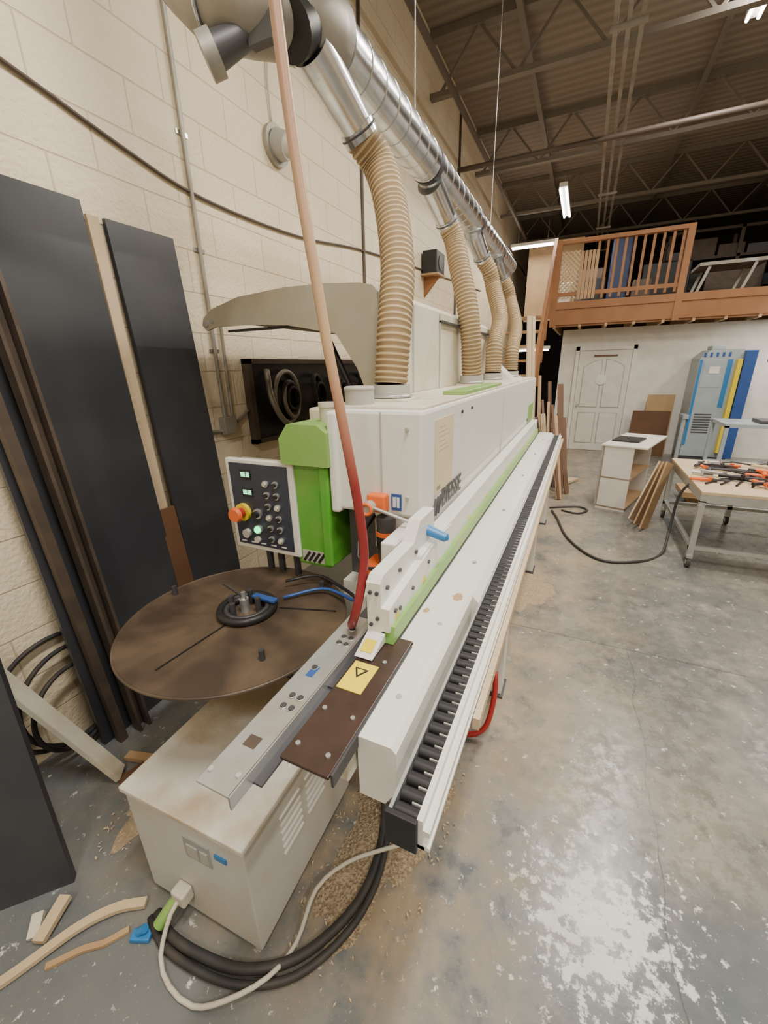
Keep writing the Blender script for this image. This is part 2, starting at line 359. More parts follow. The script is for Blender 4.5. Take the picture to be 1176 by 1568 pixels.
for (y,z) in((.80,1.09),(.80,1.03),(.83,1.02),(.88,1.10),(.92,1.03),(1.0,1.10),(1.05,1.05)): b.cyl((-.356 if z<1.06 else -.378,y,z),(-.351 if z<1.06 else -.372,y,z),.006,'dark_metal',n=10)
for (x,z) in((-.405,1.09),(-.387,1.09),(-.405,1.0),(-.387,1.02)): b.cyl((x,.766,z),(x,.760,z),.005,'dark_metal',n=10)
for k in range(9): b.prism([(1.25+k*.32,1.003),(1.27+k*.32,1.003),(1.26+k*.32,1.021)],'x',-.361,-.358,'yellow')
b.prism([(.80,1.003),(.825,1.003),(.8125,1.025)],'x',-.357,-.3545,'yellow').prism([(1.0,1.003),(1.025,1.003),(1.0125,1.025)],'x',-.357,-.3545,'yellow')
b.box(-.60,-.535,1.13,1.17,1.15,1.21,'orange',.006)
b.cyl((-.585,1.13,1.17),(-.585,1.10,1.17),.022,'plastic_grey').torus((-.585,1.098,1.17),(0,1,0),.018,.006,'orange',n=20,k=6)
b.cyl((-.57,1.11,1.175),(-.41,1.11,1.135),.006,'zinc',n=10)
b.cyl((-.42,1.11,1.138),(-.39,1.11,1.128),.010,'blue',r1=.018,n=14).cyl((-.39,1.11,1.128),(-.32,1.11,1.108),.018,'blue',r1=.014,n=14).cyl((-.32,1.11,1.108),(-.312,1.11,1.105),.014,'blue',r1=.004,n=14)
b.box(-.525,-.49,1.164,1.168,1.155,1.21,'blue_dark').box(-.519,-.509,1.162,1.165,1.165,1.20,'label_white').box(-.505,-.496,1.162,1.165,1.165,1.20,'label_white')
b.cyl((-.545,1.16,1.13),(-.545,1.16,1.08),.032,'dark_metal').cyl((-.545,1.16,1.08),(-.545,1.16,1.065),.035,'orange').cyl((-.545,1.16,1.065),(-.545,1.16,1.02),.034,'black').cyl((-.545,1.16,1.02),(-.545,1.16,.94),.028,'dark_metal')
b.box(-.62,-.47,1.10,1.4,.93,.955,'orange',.004).box(-.72,-.45,1.22,4.3,.84,1.14,'dark_metal')
b.box(-.48,-.43,.98,1.16,.96,1.12,'white_paint',.005)
b.tube([(-.60,1.2,1.12),(-.62,1.1,1.05),(-.58,1.05,.99),(-.52,1.12,.96)],.006,'black',n=8)
b.done('pressure_beam',mc)
b=B()
b.prism([(-.345,.945),(-.225,.945),(-.205,.925),(-.205,.86),(-.235,.80),(-.345,.83)],'y',1.08,4.45,'white_paint')
b.prism([(-.305,.95),(-.235,.95),(-.225,.94),(-.225,.845),(-.25,.80),(-.305,.80)],'y',.50,1.085,'white_paint')
b.prism([(-.345,.948),(-.305,.948),(-.305,.80),(-.345,.80)],'y',.80,1.09,'white_paint')
b.box(-.352,-.343,.79,4.3,.944,.951,'dark_metal')
for y in(.62,.9,1.3,1.9,2.6,3.3,4.0): b.cyl((-.27,y,.9455),(-.27,y,.9515),.007,'plastic_grey',n=12)
for (x,y,a,z) in((-.262,1.05,.014,.9505),(-.325,.95,.008,.9485)):
    n=14;vs=[V((x,y,z+.0003))]+[V((x+a*math.cos(6.283*k/n)*(1+.3*math.sin(3*k)),y+1.6*a*math.sin(6.283*k/n),z)) for k in range(n)]
    b.add(vs,[(0,1+k,1+(k+1)%n) for k in range(n)],'wood_pine')
b.box(-.42,-.31,.47,1.25,.86,.925,'white_dusty',.004)
b.box(-.50,-.42,.6,1.2,.88,.935,'dark_metal')
b.done('work_table',mc)
b=B()
b.box(-.207,-.201,.42,4.55,.86,.915,'zinc').box(-.207,-.141,.42,4.55,.86,.868,'dark_metal')
b.prism([(-.155,.86),(-.155,.925),(-.145,.925),(-.145,.905),(-.133,.905),(-.133,.895),(-.145,.890),(-.145,.872),(-.133,.868),(-.133,.86)],'y',.42,4.55,'white_paint')
b.prism([(-.130,.845),(-.130,.875),(-.115,.875),(-.115,.845)],'y',.7,4.55,'wood_pale')
b.box(-.209,-.153,.412,.422,.852,.924,'black',.002)
y=.44
while y<4.54:
    b.cyl((-.199,y,.897),(-.158,y,.897),.0135,'black',n=10,cm='black');b.box(-.176,-.158,y+.0135,y+.0165,.878,.906,'plastic_grey');y+=.030
for y in(.6,1.5,2.4,3.3,4.2): b.beam((-.23,y,.84),(-.15,y,.855),.03,.012,'zinc')
b.done('roller_rail',mc)
b=B()
for y in(1.74,3.18,4.35):
    b.prism([(-.34,0),(-.19,0),(-.19,.70),(-.21,.83),(-.34,.83)],'y',y,y+.10,'white_paint')
    b.box(-.35,-.18,y-.02,y+.12,0,.012,'dark_metal')
b.box(-1.05,-.52,1.42,4.35,.10,.90,'grey_paint',.01)
b.box(-1.02,-.55,1.45,4.32,0,.1,'dark_metal')
b.box(-.52,-.40,1.4,4.3,.80,.86,'dark_metal')
b.box(-.72,-.42,1.15,1.42,.80,.86,'grey_paint').box(-.56,-.52,.95,1.2,.80,.95,'grey_paint',.004)
b.cyl((-.48,1.0,.0),(-.48,1.0,.86),.025,'zinc')
b.done('base_frame',mc)
b=B()
b.box(-.51,-.435,.31,.84,.948,.954,'guide_zinc',.002).box(-.438,-.434,.31,.84,.925,.954,'zinc').box(-.434,-.415,.36,.80,.925,.930,'dark_metal')
for (x,y) in((-.455,.5),(-.475,.5),(-.455,.53),(-.475,.53),(-.455,.72),(-.475,.72),(-.455,.745),(-.475,.745),(-.48,.62),(-.47,.78)):
    b.cyl((x,y,.9535),(x,y,.957),.0065,'dark_metal',n=12).torus((x,y,.955),(0,0,1),.008,.0015,'zinc',n=14,k=4)
b.box(-.487,-.460,.395,.42,.9535,.9545,'steel_brown').box(-.485,-.468,.59,.625,.9535,.9548,'blue_dark')
for (x,y) in((-.50,.335),(-.447,.345)): b.cyl((x,y,.9535),(x,y,.958),.005,'plastic_grey',n=10)
b.done('infeed_guide',mc)
b=B()
b.box(-.41,-.308,.405,.80,.944,.952,'wood_dark',.002)
b.box(-.307,-.302,.41,.78,.925,.953,'dark_metal')
for (x,y) in((-.395,.44),(-.33,.44),(-.395,.53),(-.33,.53),(-.34,.70)): b.cyl((x,y,.952),(x,y,.955),.005,'zinc',n=10)
b.box(-.405,-.345,.590,.680,.952,.9535,'yellow')
b.prism([(-.395,.660),(-.36,.660),(-.3775,.630)],'z',.9535,.9542,'black').prism([(-.388,.656),(-.367,.656),(-.3775,.638)],'z',.9542,.9547,'yellow')
b.prism([(.69,.956),(.765,.980),(.765,.956)],'x',-.415,-.368,'white_paint')
b.beam((-.393,.705,.9625),(-.393,.74,.9735),.030,.001,'yellow')
b.done('infeed_strip',mc)
b=B()
b.box(-1.225,-.905,1.150,1.175,.915,1.285,'white_paint',.004)
b.box(-1.205,-.93,1.146,1.151,.935,1.27,'panel_face',.001)
b.box(-1.225,-.905,1.175,1.25,.93,1.27,'beige_cover',.004)
for z in(1.225,1.155): b.box(-1.15,-1.10,1.143,1.147,z-.015,z+.02,'black').box(-1.145,-1.125,1.142,1.1435,z-.006,z+.012,'lcd').box(-1.12,-1.105,1.142,1.1435,z-.006,z+.012,'lcd')
for r_ in range(6):
    for c_ in range(2):
        x=-1.03+c_*.045;z=1.20-r_*.045
        b.cyl((x,1.147,z),(x,1.138,z),.013,'zinc',n=16).cyl((x,1.138,z),(x,1.130,z),.008,'black' if (r_+c_)%3 else 'cable_white',n=12)
b.cyl((-1.155,1.147,1.075),(-1.155,1.13,1.075),.035,'yellow',n=24).cyl((-1.155,1.13,1.075),(-1.155,1.10,1.075),.02,'red').cyl((-1.155,1.10,1.075),(-1.155,1.085,1.075),.031,'orange',r1=.026,n=24)
b.cyl((-1.085,1.147,1.075),(-1.085,1.135,1.075),.02,'zinc').cyl((-1.085,1.135,1.075),(-1.085,1.118,1.075),.013,'black')
b.cyl((-1.09,1.147,1.01),(-1.09,1.135,1.01),.018,'zinc').cyl((-1.09,1.135,1.01),(-1.09,1.128,1.01),.013,'lcd_green')
b.cyl((-1.15,1.147,.985),(-1.15,1.13,.985),.018,'plastic_grey').cyl((-1.10,1.147,.965),(-1.10,1.133,.965),.013,'cable_white')
for k in range(5): b.box(-1.19+.05*k,-1.165+.05*k,1.145,1.1475,.945,.95,'label_white')
b.done('control_panel',mc)
b=B()
b.box(-.925,-.775,1.16,1.33,.885,1.30,'green_paint',.012)
b.prism([(-.94,1.285),(-.94,1.375),(-.90,1.425),(-.78,1.425),(-.745,1.40),(-.745,1.285)],'y',1.135,1.335,'green_light')
b.box(-.80,-.76,1.15,1.33,.90,1.28,'green_paint',.008)
for k in range(4): b.beam((-.895+k*.022,1.158,.905),(-.865+k*.022,1.158,.945),.010,.003,'black',up=(0,1,0))
b.box(-.90,-.80,1.1585,1.1605,.902,.95,'plastic_grey')
b.cyl((-.80,1.25,1.425),(-.80,1.25,1.475),.032,'cable_white').cyl((-.80,1.25,1.475),(-.80,1.25,1.49),.035,'cable_white')
b.done('green_housing',mc)
b=B()
for x in(-1.12,-1.06,-.98): b.cyl((x,1.22,.5),(x,1.22,.93),.014,'dark_metal')
b.box(-1.2,-.9,1.2,1.4,.5,.52,'grey_paint')
b.box(-1.2,-1.05,1.25,1.6,.0,.52,'grey_paint')
b.done('panel_stand',mc)
b=B()
K=1.165
sc=lambda P:[(p[0]*K,1.6+(p[1]-1.6)*K) for p in P]
prof=sc([(-1.42,1.775),(-1.41,1.80),(-1.36,1.83),(-1.22,1.862),(-1.0,1.875),(-.83,1.872),(-.70,1.862),(-.655,1.852),(-.635,1.83),(-.63,1.49),(-.675,1.49),(-.72,1.60),(-.80,1.715),(-1.0,1.752),(-1.2,1.765),(-1.35,1.765),(-1.40,1.755)])
b.prism(prof,'y',1.545,1.555,'beige_cover')
top=sc([(-1.40,1.80),(-1.22,1.862),(-1.0,1.875),(-.83,1.872),(-.66,1.852),(-.635,1.83),(-.63,1.50)])
ins=[(p[0]-(.008 if i>4 else 0),p[1]-.006) for i,p in enumerate(top)]
b.prism(top+ins[::-1],'y',1.555,3.7,'white_dusty')
xs=-.63*K
b.cyl((-1.625,1.54,1.81),(-1.625,1.58,1.81),.013,'zinc').cyl((-1.585,1.54,1.82),(-1.585,1.56,1.82),.009,'zinc')
b.box(-1.53,-.84,1.575,1.59,1.77,1.78,'dark_metal')
b.cyl((-1.08,1.7,1.76),(-.93,1.7,1.46),.013,'black')
for y in(1.9,2.3,3.0): b.box(xs-.004,xs+.004,y,y+.006,1.48,1.86,'plastic_grey')
b.box(xs-.012,xs+.014,2.3,3.7,1.82,1.83,'dark_metal')
b.prism([(-.73,1.484),(-.56,1.484),(-.73,1.64)],'y',3.72,3.98,'white_paint')
b.done('raised_cover',mc)
HP=[(1.46,1.50,1.66),(2.72,1.50,2.78),(3.38,1.50,3.75),(4.22,1.50,4.65)]
PXS=[-.652,-.65,-.645,-.64]
b=B()
for i,(y,z,_) in enumerate(HP):
    x=PXS[i]; b.cyl((x,y,1.48),(x,y,1.54),.072,'plastic_grey',n=28).torus((x,y,1.50),(0,0,1),.075,.005,'zinc').box(x-.078,x+.09,y-.09,y+.09,1.482,1.492,'white_dusty',.003)
b.cyl((-.685,1.27,1.484),(-.685,1.27,1.535),.05,'plastic_grey',n=24).torus((-.685,1.27,1.535),(0,0,1),.045,.008,'plastic_grey')
b.done('dust_ports',mc)
# ---------------------------------------------------------------- duct + hoses
DX=-.88;DZ=2.60
b=B()
segs=[(1.42,2.45,.090),(2.45,3.5,.085),(3.5,4.45,.078),(4.45,5.2,.07)]
for i,(a,c,r_) in enumerate(segs):
    b.cyl((DX,a,DZ),(DX,c,DZ),r_,'galv',n=32)
    y=a
    while y<c: b.torus((DX,y,DZ),(0,1,.12),r_+.001,.0025,'galv',n=32,k=5);y+=.12
    b.cyl((DX,a+.02,DZ),(DX,a+.05,DZ),r_+.006,'dark_metal',n=32)
    b.cyl((DX,c-.05,DZ),(DX,c+.03,DZ),r_,'galv',r1=max(r_-.008,.05),n=32)
tk=[]
for i,(y,z,dy) in enumerate(HP):
    o=V((DX,dy-.26,DZ-.07));e=V((DX+.015,dy,DZ-.17));r_=.060
    b.cyl(o,e,r_+.008,'galv',r1=r_,n=24).cyl(e,e+V((.01,.025,-.03)),r_+.006,'galv',n=24).torus(e+V((.005,.01,-.012)),(.2,.6,-.7),r_+.006,.004,'dark_metal',n=24,k=6)
    tk.append((e+V((.008,.02,-.025)),r_))
b.tube([(DX,1.52,DZ),(DX-.01,1.42,DZ-.01),(DX-.06,1.32,DZ-.02),(DX-.18,1.27,DZ+.0),(DX-.29,1.26,DZ+.08),(DX-.35,1.26,DZ+.24),(DX-.36,1.26,DZ+.6)],.105,'galv_dusty',n=32,step=.12)
for t,a in(((DX-.055,1.325,DZ-.02),(1,.9,0)),((DX-.20,1.265,DZ+.01),(1,.0,-.4)),((DX-.30,1.26,DZ+.10),(.6,0,-1))): b.torus(t,a,.108,.006,'galv')
b.cyl((DX-.36,1.26,DZ+.58),(DX-.36,1.26,4.98),.105,'galv',n=32)
b.box(DX+.04,DX+.28,1.25,1.50,DZ+.13,DZ+.42,'galv_dusty').box(DX+.01,DX+.31,1.22,1.53,DZ+.12,DZ+.14,'galv_dusty')
b.cyl((DX-.20,1.20,DZ-.14),(DX-.10,1.27,DZ-.08),.045,'dark_metal',r1=.03).cyl((DX-.22,1.19,DZ-.15),(DX-.19,1.21,DZ-.135),.055,'galv_dusty').box(DX-.10,DX-.0,1.24,1.27,DZ-.13,DZ-.05,'dark_metal')
b.cyl((DX+.0,1.30,DZ-.09),(DX+.0,1.36,DZ-.05),.07,'black')
for y in(2.3,4.1): b.cyl((DX,y,DZ+.08),(DX,y,4.42),.0025,'zinc',n=6)
b.done('dust_extraction_duct')
for i,((s_,r_),(y,z,dy)) in enumerate(zip(tk,HP)):
    x=PXS[i]
    if i==0: pts=[s_,s_+V((.05,.05,-.08)),V((-.745,1.69,2.18)),V((-.672,1.58,1.95)),V((-.648,1.49,1.74)),V((x,y,1.541))]
    elif i==1: pts=[s_,s_+V((.04,.02,-.09)),V((-.77,2.76,2.18)),V((-.69,2.69,1.94)),V((-.655,2.68,1.74)),V((x,y,1.541))]
    else: pts=[s_,s_+V((.05,.04,-.08)),V((-.77,dy+.08,2.20)),V((-.67,(y+dy)/2+.1,1.95)),V((x-.005,y+.04,1.74)),V((x,y,1.541))]
    B().tube(pts,.060,'hose_beige',n=24,step=.0068,rib=.05,m2='hose_groove').done('flexible_dust_hose')
B().tube([(-.62,.78,4.9),(-.60,.79,3.2),(-.566,.8,2.2),(-.515,.8,1.73),(-.476,.8,1.48),(-.445,.80,1.28),(-.432,.79,1.15),(-.437,.75,1.04),(-.462,.765,.985),(-.475,.79,.962)],.0115,'air_hose',n=14,step=.03).done('hanging_air_hose')
# ---------------------------------------------------------------- coil disc
b=B()
dc=V((-.985,.875,0))
b.cyl(dc+V((0,0,.792)),dc+V((0,0,.80)),.37,'disc_brown',n=96)
b.torus(dc+V((0,0,.797)),(0,0,1),.37,.005,'disc_brown',n=96,k=6)
b.cyl(dc+V((0,0,.765)),dc+V((0,0,.792)),.05,'dark_metal').cyl(dc+V((0,.2,.03)),dc+V((0,.2,.77)),.03,'dark_metal').cyl(dc+V((0,.25,0)),dc+V((0,.25,.03)),.12,'dark_metal',n=32)
b.torus(dc+V((.01,.04,.815)),(0,0,1),.090,.014,'black',n=40).torus(dc+V((.01,.04,.815)),(0,0,1),.07,.010,'dark_metal',n=40)
b.cyl(dc+V((0,.04,.80)),dc+V((0,.04,.85)),.016,'zinc').cyl(dc+V((0,.04,.85)),dc+V((0,.04,.875)),.008,'zinc',n=10)
for a in(.3,1.9,3.4,4.6): b.cyl(dc+V((.05*math.cos(a),.04+.05*math.sin(a),.80)),dc+V((.05*math.cos(a),.04+.05*math.sin(a),.855)),.010,'dark_metal',n=10)
b.beam(dc+V((-.11,.06,.872)),dc+V((.01,.04,.852)),.006,.006,'dark_metal')
b.box(dc.x-.0,dc.x+.10,dc.y+.075,dc.y+.10,.83,.842,'blue_dark',.003)
b.beam(dc+V((-.02,-.30,.802)),dc+V((.0,-.05,.802)),.004,.003,'black').beam(dc+V((.10,.10,.802)),dc+V((.30,.16,.802)),.004,.003,'black')
for p in((.17,.27),(.23,-.14),(-.33,.02)): b.cyl(dc+V((p[0],p[1],.8)),dc+V((p[0],p[1],.835)),.009,'dark_metal',n=10)
b.tube([(-.95,1.10,.83),(-.85,1.17,.84),(-.72,1.13,.84),(-.62,1.05,.87),(-.56,.98,.90)],.006,'black',n=8)
b.tube([(-.90,1.02,.815),(-.80,1.12,.82),(-.70,1.10,.83),(-.62,1.04,.86),(-.56,1.0,.90)],.006,'blue_dark',n=8)
b.done('edge_coil_turntable')
# ---------------------------------------------------------------- electrical cabinet
R=Matrix.Rotation(math.radians(2),3,'Z');cc=(-.64,.46,0)
b=B()
b.box(-1.08,-.64,.46,1.0,.02,.452,'grey_paint',.004,R,cc)
b.box(-1.09,-.632,.452,1.01,.444,.464,'lid_dusty',.004,R,cc)
b.box(-1.07,-.66,.47,.99,0,.02,'dark_metal',0,R,cc)
b.box(-.86,-.765,.456,.461,.305,.385,'zinc',0,R,cc).box(-.85,-.81,.454,.457,.315,.36,'plastic_grey',0,R,cc).box(-.80,-.772,.454,.457,.315,.36,'plastic_grey',0,R,cc)
b.box(-.745,-.705,.456,.461,.36,.378,'blue',0,R,cc)
for c_ in range(2):
    for k in range(6): b.box(-.642,-.634,.60+c_*.13,.70+c_*.13,.22+k*.03,.228+k*.03,'white_paint',.001,R,cc)
b.box(-.93,-.88,.42,.46,.10,.15,'cable_white',.006,R,cc).cyl((-.92,.425,.11),(-.95,.37,.05),.018,'green_light')
b.done('transformer_cabinet')
# ---------------------------------------------------------------- floor cables
B().tube([(-.56,1.12,.12),(-.50,1.0,.06),(-.45,.87,.035),(-.435,.74,.025),(-.46,.62,.022),(-.54,.49,.02),(-.66,.41,.02),(-.80,.38,.02),(-.92,.375,.02),(-1.0,.395,.02)],.014,'black_rubber',n=12).tube([(-.55,1.14,.10),(-.485,1.0,.05),(-.435,.88,.04),(-.413,.74,.022),(-.437,.60,.018),(-.52,.462,.016),(-.65,.382,.016),(-.80,.352,.016),(-.93,.353,.016),(-1.01,.38,.016)],.011,'black_rubber',n=12).done('power_cable')
B().tube([(-.90,.44,.13),(-.91,.39,.10),(-.90,.33,.02),(-.83,.30,.010),(-.74,.30,.010),(-.66,.34,.03),(-.585,.42,.035),(-.565,.52,.012),(-.575,.64,.04),(-.52,.74,.05),(-.42,.83,.05),(-.33,.92,.02)],.0065,'cable_white',n=10).done('white_cable')
B().tube([(-.2,1.55,.30),(-.19,1.5,.2),(-.22,1.45,.05),(-.33,1.42,.02),(-.55,1.5,.02)],.012,'red',n=10).done('red_air_line')
B().tube([(-.15,4.8,.012),(-.08,4.55,.012),(.05,4.0,.012),(.30,3.62,.012),(.60,3.7,.012),(.80,3.95,.012),(.86,4.15,.2),(.89,4.2,.5),(1.0,4.15,.66),(1.1,4.1,.66)],.011,'black_rubber',n=10,step=.05).tube([(-.18,4.9,.012),(.0,5.0,.012),(.14,5.05,.012),(.22,4.95,.012),(.12,4.8,.012),(-.05,4.85,.012)],.010,'black_rubber',n=10,step=.05).done('extension_cord')
def pile(name,cx,cy,rx,ry,h,m,seed,nf=70):
    rnd=random.Random(seed);b=B();nr,na=14,48;vs=[V((cx,cy,h))];ph=[rnd.random()*6 for _ in range(6)]
    for i in range(1,nr+1):
        t=i/nr
        for k in range(na):
            a=2*math.pi*k/na;w=1+.18*math.sin(3*a+ph[0])+.10*math.sin(7*a+ph[1])+.06*math.sin(13*a+ph[2])
            z=.002+(h*(1-t)**1.3)*(1+.35*(rnd.random()-.5)) if i<nr else .0008
            vs.append(V((cx+rx*t*w*math.cos(a),cy+ry*t*w*math.sin(a),z)))
    fs=[(0,1+k,1+(k+1)%na) for k in range(na)]+[(1+i*na+k,1+(i+1)*na+k,1+(i+1)*na+(k+1)%na,1+i*na+(k+1)%na) for i in range(nr-1) for k in range(na)]
    b.add(vs,fs,m,True)
    for _ in range(nf):
        a=rnd.random()*6.283;t=rnd.random()**.5*1.45;x=cx+rx*t*math.cos(a);y=cy+ry*t*math.sin(a);z=max(.002,h*max(0,1-t)**1.3)+.003
        d=rnd.random()*6.283;l=.003+rnd.random()*.006;q=V((math.cos(d),math.sin(d),.3*(rnd.random()-.5)))*l;w=V((-q.y,q.x,0))*.4
        b.add([V((x,y,z))+q,V((x,y,z+.003))+w,V((x,y,z))-q,V((x,y,z+.001))-w],[(0,1,2,3)],'wood_pale')
    return b.done(name)
pile('sawdust_pile',-.46,1.0,.16,.40,.05,'chips',1,380)
pile('sawdust_pile',-1.33,.70,.10,.20,.02,'sawdust',2,160)
pile('sawdust_pile',-.2,2.9,.16,.3,.008,'sawdust',4,120)
# ---------------------------------------------------------------- left wall things
def sheet(name,y0,y1,xb,xt,zt,t,m):
    b=B();b.prism([(xb,0),(xb+t,0),(xt+t,zt),(xt,zt)],'y',y0,y1,m);return b.done(name)
sheet('dark_laminate_panel',.72,1.265,-1.80,-1.935,2.26,.02,'slate')
sheet('dark_laminate_panel',1.355,1.69,-1.80,-1.935,2.22,.02,'slate')
sheet('wood_strip',1.285,1.335,-1.85,-1.94,2.22,.015,'wood_pale')
sheet('wood_strip',1.255,1.35,-1.775,-1.855,.95,.015,'wood_brown')
b=B()
for dy in(0,.045): b.beam((-1.72,.84+dy,0.0),(-1.84,.80+dy*1.2,2.35),.012,.05,'steel_brown',up=(1,0,0))
b.beam((-1.745,.862,0.0),(-1.865,.825,2.35),.05,.006,'steel_brown',up=(1,0,0))
b.beam((-1.74,.775,0.0),(-1.86,.73,2.35),.035,.035,'steel_brown',up=(1,0,0))
b.done('steel_channel')
B().beam((-1.56,.65,0.02),(-1.86,.42,.78),.075,.022,'white_dusty',up=(1,1,1),bev=.002).done('white_trim_board')
b=B();p0=V((-1.34,.34,0));p1=V((-1.62,.04,0));t0=V((-1.58,.44,.9));t1=V((-1.86,.14,.9));nn=V((-.02,.018,0))
b.add([p0,p1,t1,t0,p0+nn,p1+nn,t1+nn,t0+nn],[(0,1,2,3),(7,6,5,4),(0,4,5,1),(1,5,6,2),(2,6,7,3),(3,7,4,0)],'slate');b.done('dark_offcut_panel')
b=B()
for k,(R_,y,z) in enumerate(((.28,.70,.30),(.24,.72,.28),(.20,.70,.24))): b.torus((-1.90+.03*k,y,z),(1,.1*k,.1),R_*.9,.010,'black_rubber',n=40)
b.done('hose_coil')
b=B()
b.strip([(-1.30,.04,.004),(-1.25,.14,.006),(-1.19,.27,.012),(-1.13,.35,.010),(-1.06,.40,.006)],.026,.014,'wood_pale')
b.strip([(-1.19,.18,.001),(-1.13,.25,.002),(-1.09,.28,.002),(-1.05,.335,.001)],.016,.010,'plywood')
b.beam((-1.30,.30,.03),(-1.26,.20,.02),.035,.018,'wood_pale').beam((-1.33,.24,.03),(-1.29,.20,.012),.03,.02,'white_dusty')
b.beam((-1.62,.72,.015),(-1.35,.78,.04),.035,.02,'wood_pine').beam((-1.52,.62,.015),(-1.42,.95,.03),.06,.015,'wood_brown')
b.done('wood_scraps')
B().box(-1.03,-.97,.325,.355,0,.018,'blue',.004,Matrix.Rotation(.4,3,'Z'),(-1.0,.34,0)).cyl((-1.01,.34,.018),(-.99,.35,.035),.012,'blue',n=8).done('blue_clip')
b=B()
cx=WX+.016
b.cyl((cx,1.87,1.34),(cx,1.87,4.8),.011,'galv_dusty',n=10)
b.cyl((cx,1.93,1.34),(cx,1.94,1.95),.009,'galv_dusty',n=10)
b.box(WX+.002,WX+.05,1.83,1.93,1.24,1.34,'galv_dusty',.004)
b.cyl((cx,1.93,1.28),(cx,2.07,1.36),.010,'galv_dusty',n=10)
b.cyl((cx,1.83,1.26),(cx,1.72,1.27),.010,'galv_dusty',n=10)
for z in(1.7,2.2,2.7,3.3,4.): b.box(WX+.001,WX+.006,1.84,1.91,z,z+.02,'galv')
b.done('wall_conduit')
b=B()
b.tube([(WX+.012,-3,2.9),(WX+.012,.4,2.75),(WX+.012,1.12,2.62),(WX+.012,1.5,2.53),(WX+.012,1.95,2.46),(WX+.012,2.8,2.48),(WX+.012,3.85,2.60),(WX+.012,6,2.75),(WX+.012,8.5,2.9)],.008,'pipe_dark',n=8,step=.1)
b.tube([(WX+.012,3.78,1.9),(WX+.012,3.8,3.2),(WX+.012,3.85,4.9)],.014,'pipe_dark',n=8,step=.3)
b.tube([(WX+.012,6.8,2.),(WX+.012,6.8,4.9)],.018,'pipe_dark',n=8,step=.3)
b.done('wall_cable')
b=B()
b.cyl((WX+.001,2.62,2.93),(WX+.03,2.62,2.93),.11,'galv_dusty',n=28).cyl((WX+.03,2.62,2.93),(WX+.11,2.62,2.91),.085,'plastic_grey',r1=.07,n=28).cyl((WX+.11,2.62,2.91),(WX+.15,2.62,2.90),.06,'cable_white',r1=.02,n=20)
b.tube([(WX+.01,2.6,3.04),(WX+.015,2.6,3.3),(WX+.01,2.7,3.5)],.006,'cable_white',n=6)
b.done('alarm_horn')
b=B()
b.box(WX+.02,WX+.20,5.3,5.62,2.66,2.90,'black',.01).prism([(WX+.001,2.64),(WX+.20,2.64),(WX+.001,2.42)],'y',5.42,5.46,'wood_orange').box(WX+.001,WX+.22,5.3,5.6,2.64,2.66,'wood_pine').cyl((WX+.2,5.46,2.78),(WX+.205,5.46,2.78),.08,'dark_metal')
b.done('wall_speaker')
b=B()
b.box(WX+.001,WX+.03,2.12,3.75,1.16,1.66,'black')
for y0,y1,z0,z1 in((2.08,3.79,1.64,1.67),(2.08,3.79,1.14,1.17),(2.08,2.12,1.14,1.67),(3.75,3.79,1.14,1.67)): b.box(WX+.001,WX+.05,y0,y1,z0,z1,'steel_brown')
for k,(y,R_) in enumerate(((2.42,.17),(2.45,.12),(2.80,.14),(3.15,.13),(3.5,.14))):
    b.torus((WX+.07+.01*k,y,1.42-.02*(k%2)),(1,.15+.1*k,.1*k),R_,.016,'galv_dusty' if k<2 else 'black_rubber',n=32);b.torus((WX+.09,y+.01,1.41),(1,.1,0),R_*.62,.012,'black_rubber',n=28)
b.tube([(WX+.05,2.25,1.6),(WX+.12,2.2,1.4),(WX+.12,2.35,1.24),(WX+.1,2.7,1.2)],.020,'galv_dusty',n=10)
b.done('wall_shelf_with_coiled_hoses')
# ---------------------------------------------------------------- background
e=empty('door_1')
b=B();Y=YB-.02
b.box(-.12,.72,Y-.035,Y,0.005,1.80,'door_white')
def pan(x0,x1,z0,z1,rise=0.):
    def P(d):
        a=[(x0-d,z0-d),(x1+d,z0-d)]
        # arched top rising toward the middle of the door
        for k in range(9):
            t=k/8;x=x1+d+(x0-x1-2*d)*t;u=(x-.30)/.32
            a.append((x,z1+d+rise*(1-min(1,u*u))))
        return a
    b.prism(P(.015),'y',Y-.037,Y-.0345,'plastic_grey').prism(P(0),'y',Y-.045,Y-.034,'door_white')
pan(-.02,.26,.15,.70);pan(.34,.62,.15,.70);pan(-.02,.26,.82,1.52,.12);pan(.34,.62,.82,1.52,.12)
b.box(-.19,-.125,Y-.03,Y+.015,0,1.88,'drywall',.004).box(.725,.79,Y-.03,Y+.015,0,1.88,'drywall',.004).box(-.19,.79,Y-.03,Y+.015,1.805,1.88,'drywall',.004)
b.cyl((-.06,Y-.035,.85),(-.06,Y-.08,.85),.025,'zinc').cyl((.28,Y-.047,1.30),(.28,Y-.055,1.30),.09,'label_white').box(.12,.5,Y-.06,Y-.045,1.70,1.725,'wood_brown')
b.done('leaf_and_frame',e)
B().box(-.45,-.19,YB-.015,YB-.001,0,.08,'drywall').done('baseboard_partition')
b=B()
MY=8.3
b.box(-.65,XR-.05,MY,MY+.05,2.19,2.50,'wood_orange').box(-.65,XR-.05,MY,YE-.1,2.50,2.56,'wood_brown')
for k in range(19): b.box(-.6+k*.4,-.56+k*.4,MY-.02,YB+1.5,2.17,2.50,'wood_pine')
b.box(-.65,XR-.05,MY-.05,MY+.001,2.46,2.57,'wood_orange').box(-.65,XR-.05,MY-.03,MY+.0,2.22,2.46,'wood_orange')
for x in(-.62,1.17): b.box(x-.045,x+.045,MY-.055,MY+.035,2.19,3.48,'wood_orange')
b.box(-.66,1.2,MY-.05,MY+.05,3.42,3.48,'wood_orange',.004).box(-.6,1.15,MY-.02,MY+.02,2.66,2.72,'wood_orange')
x=-.05
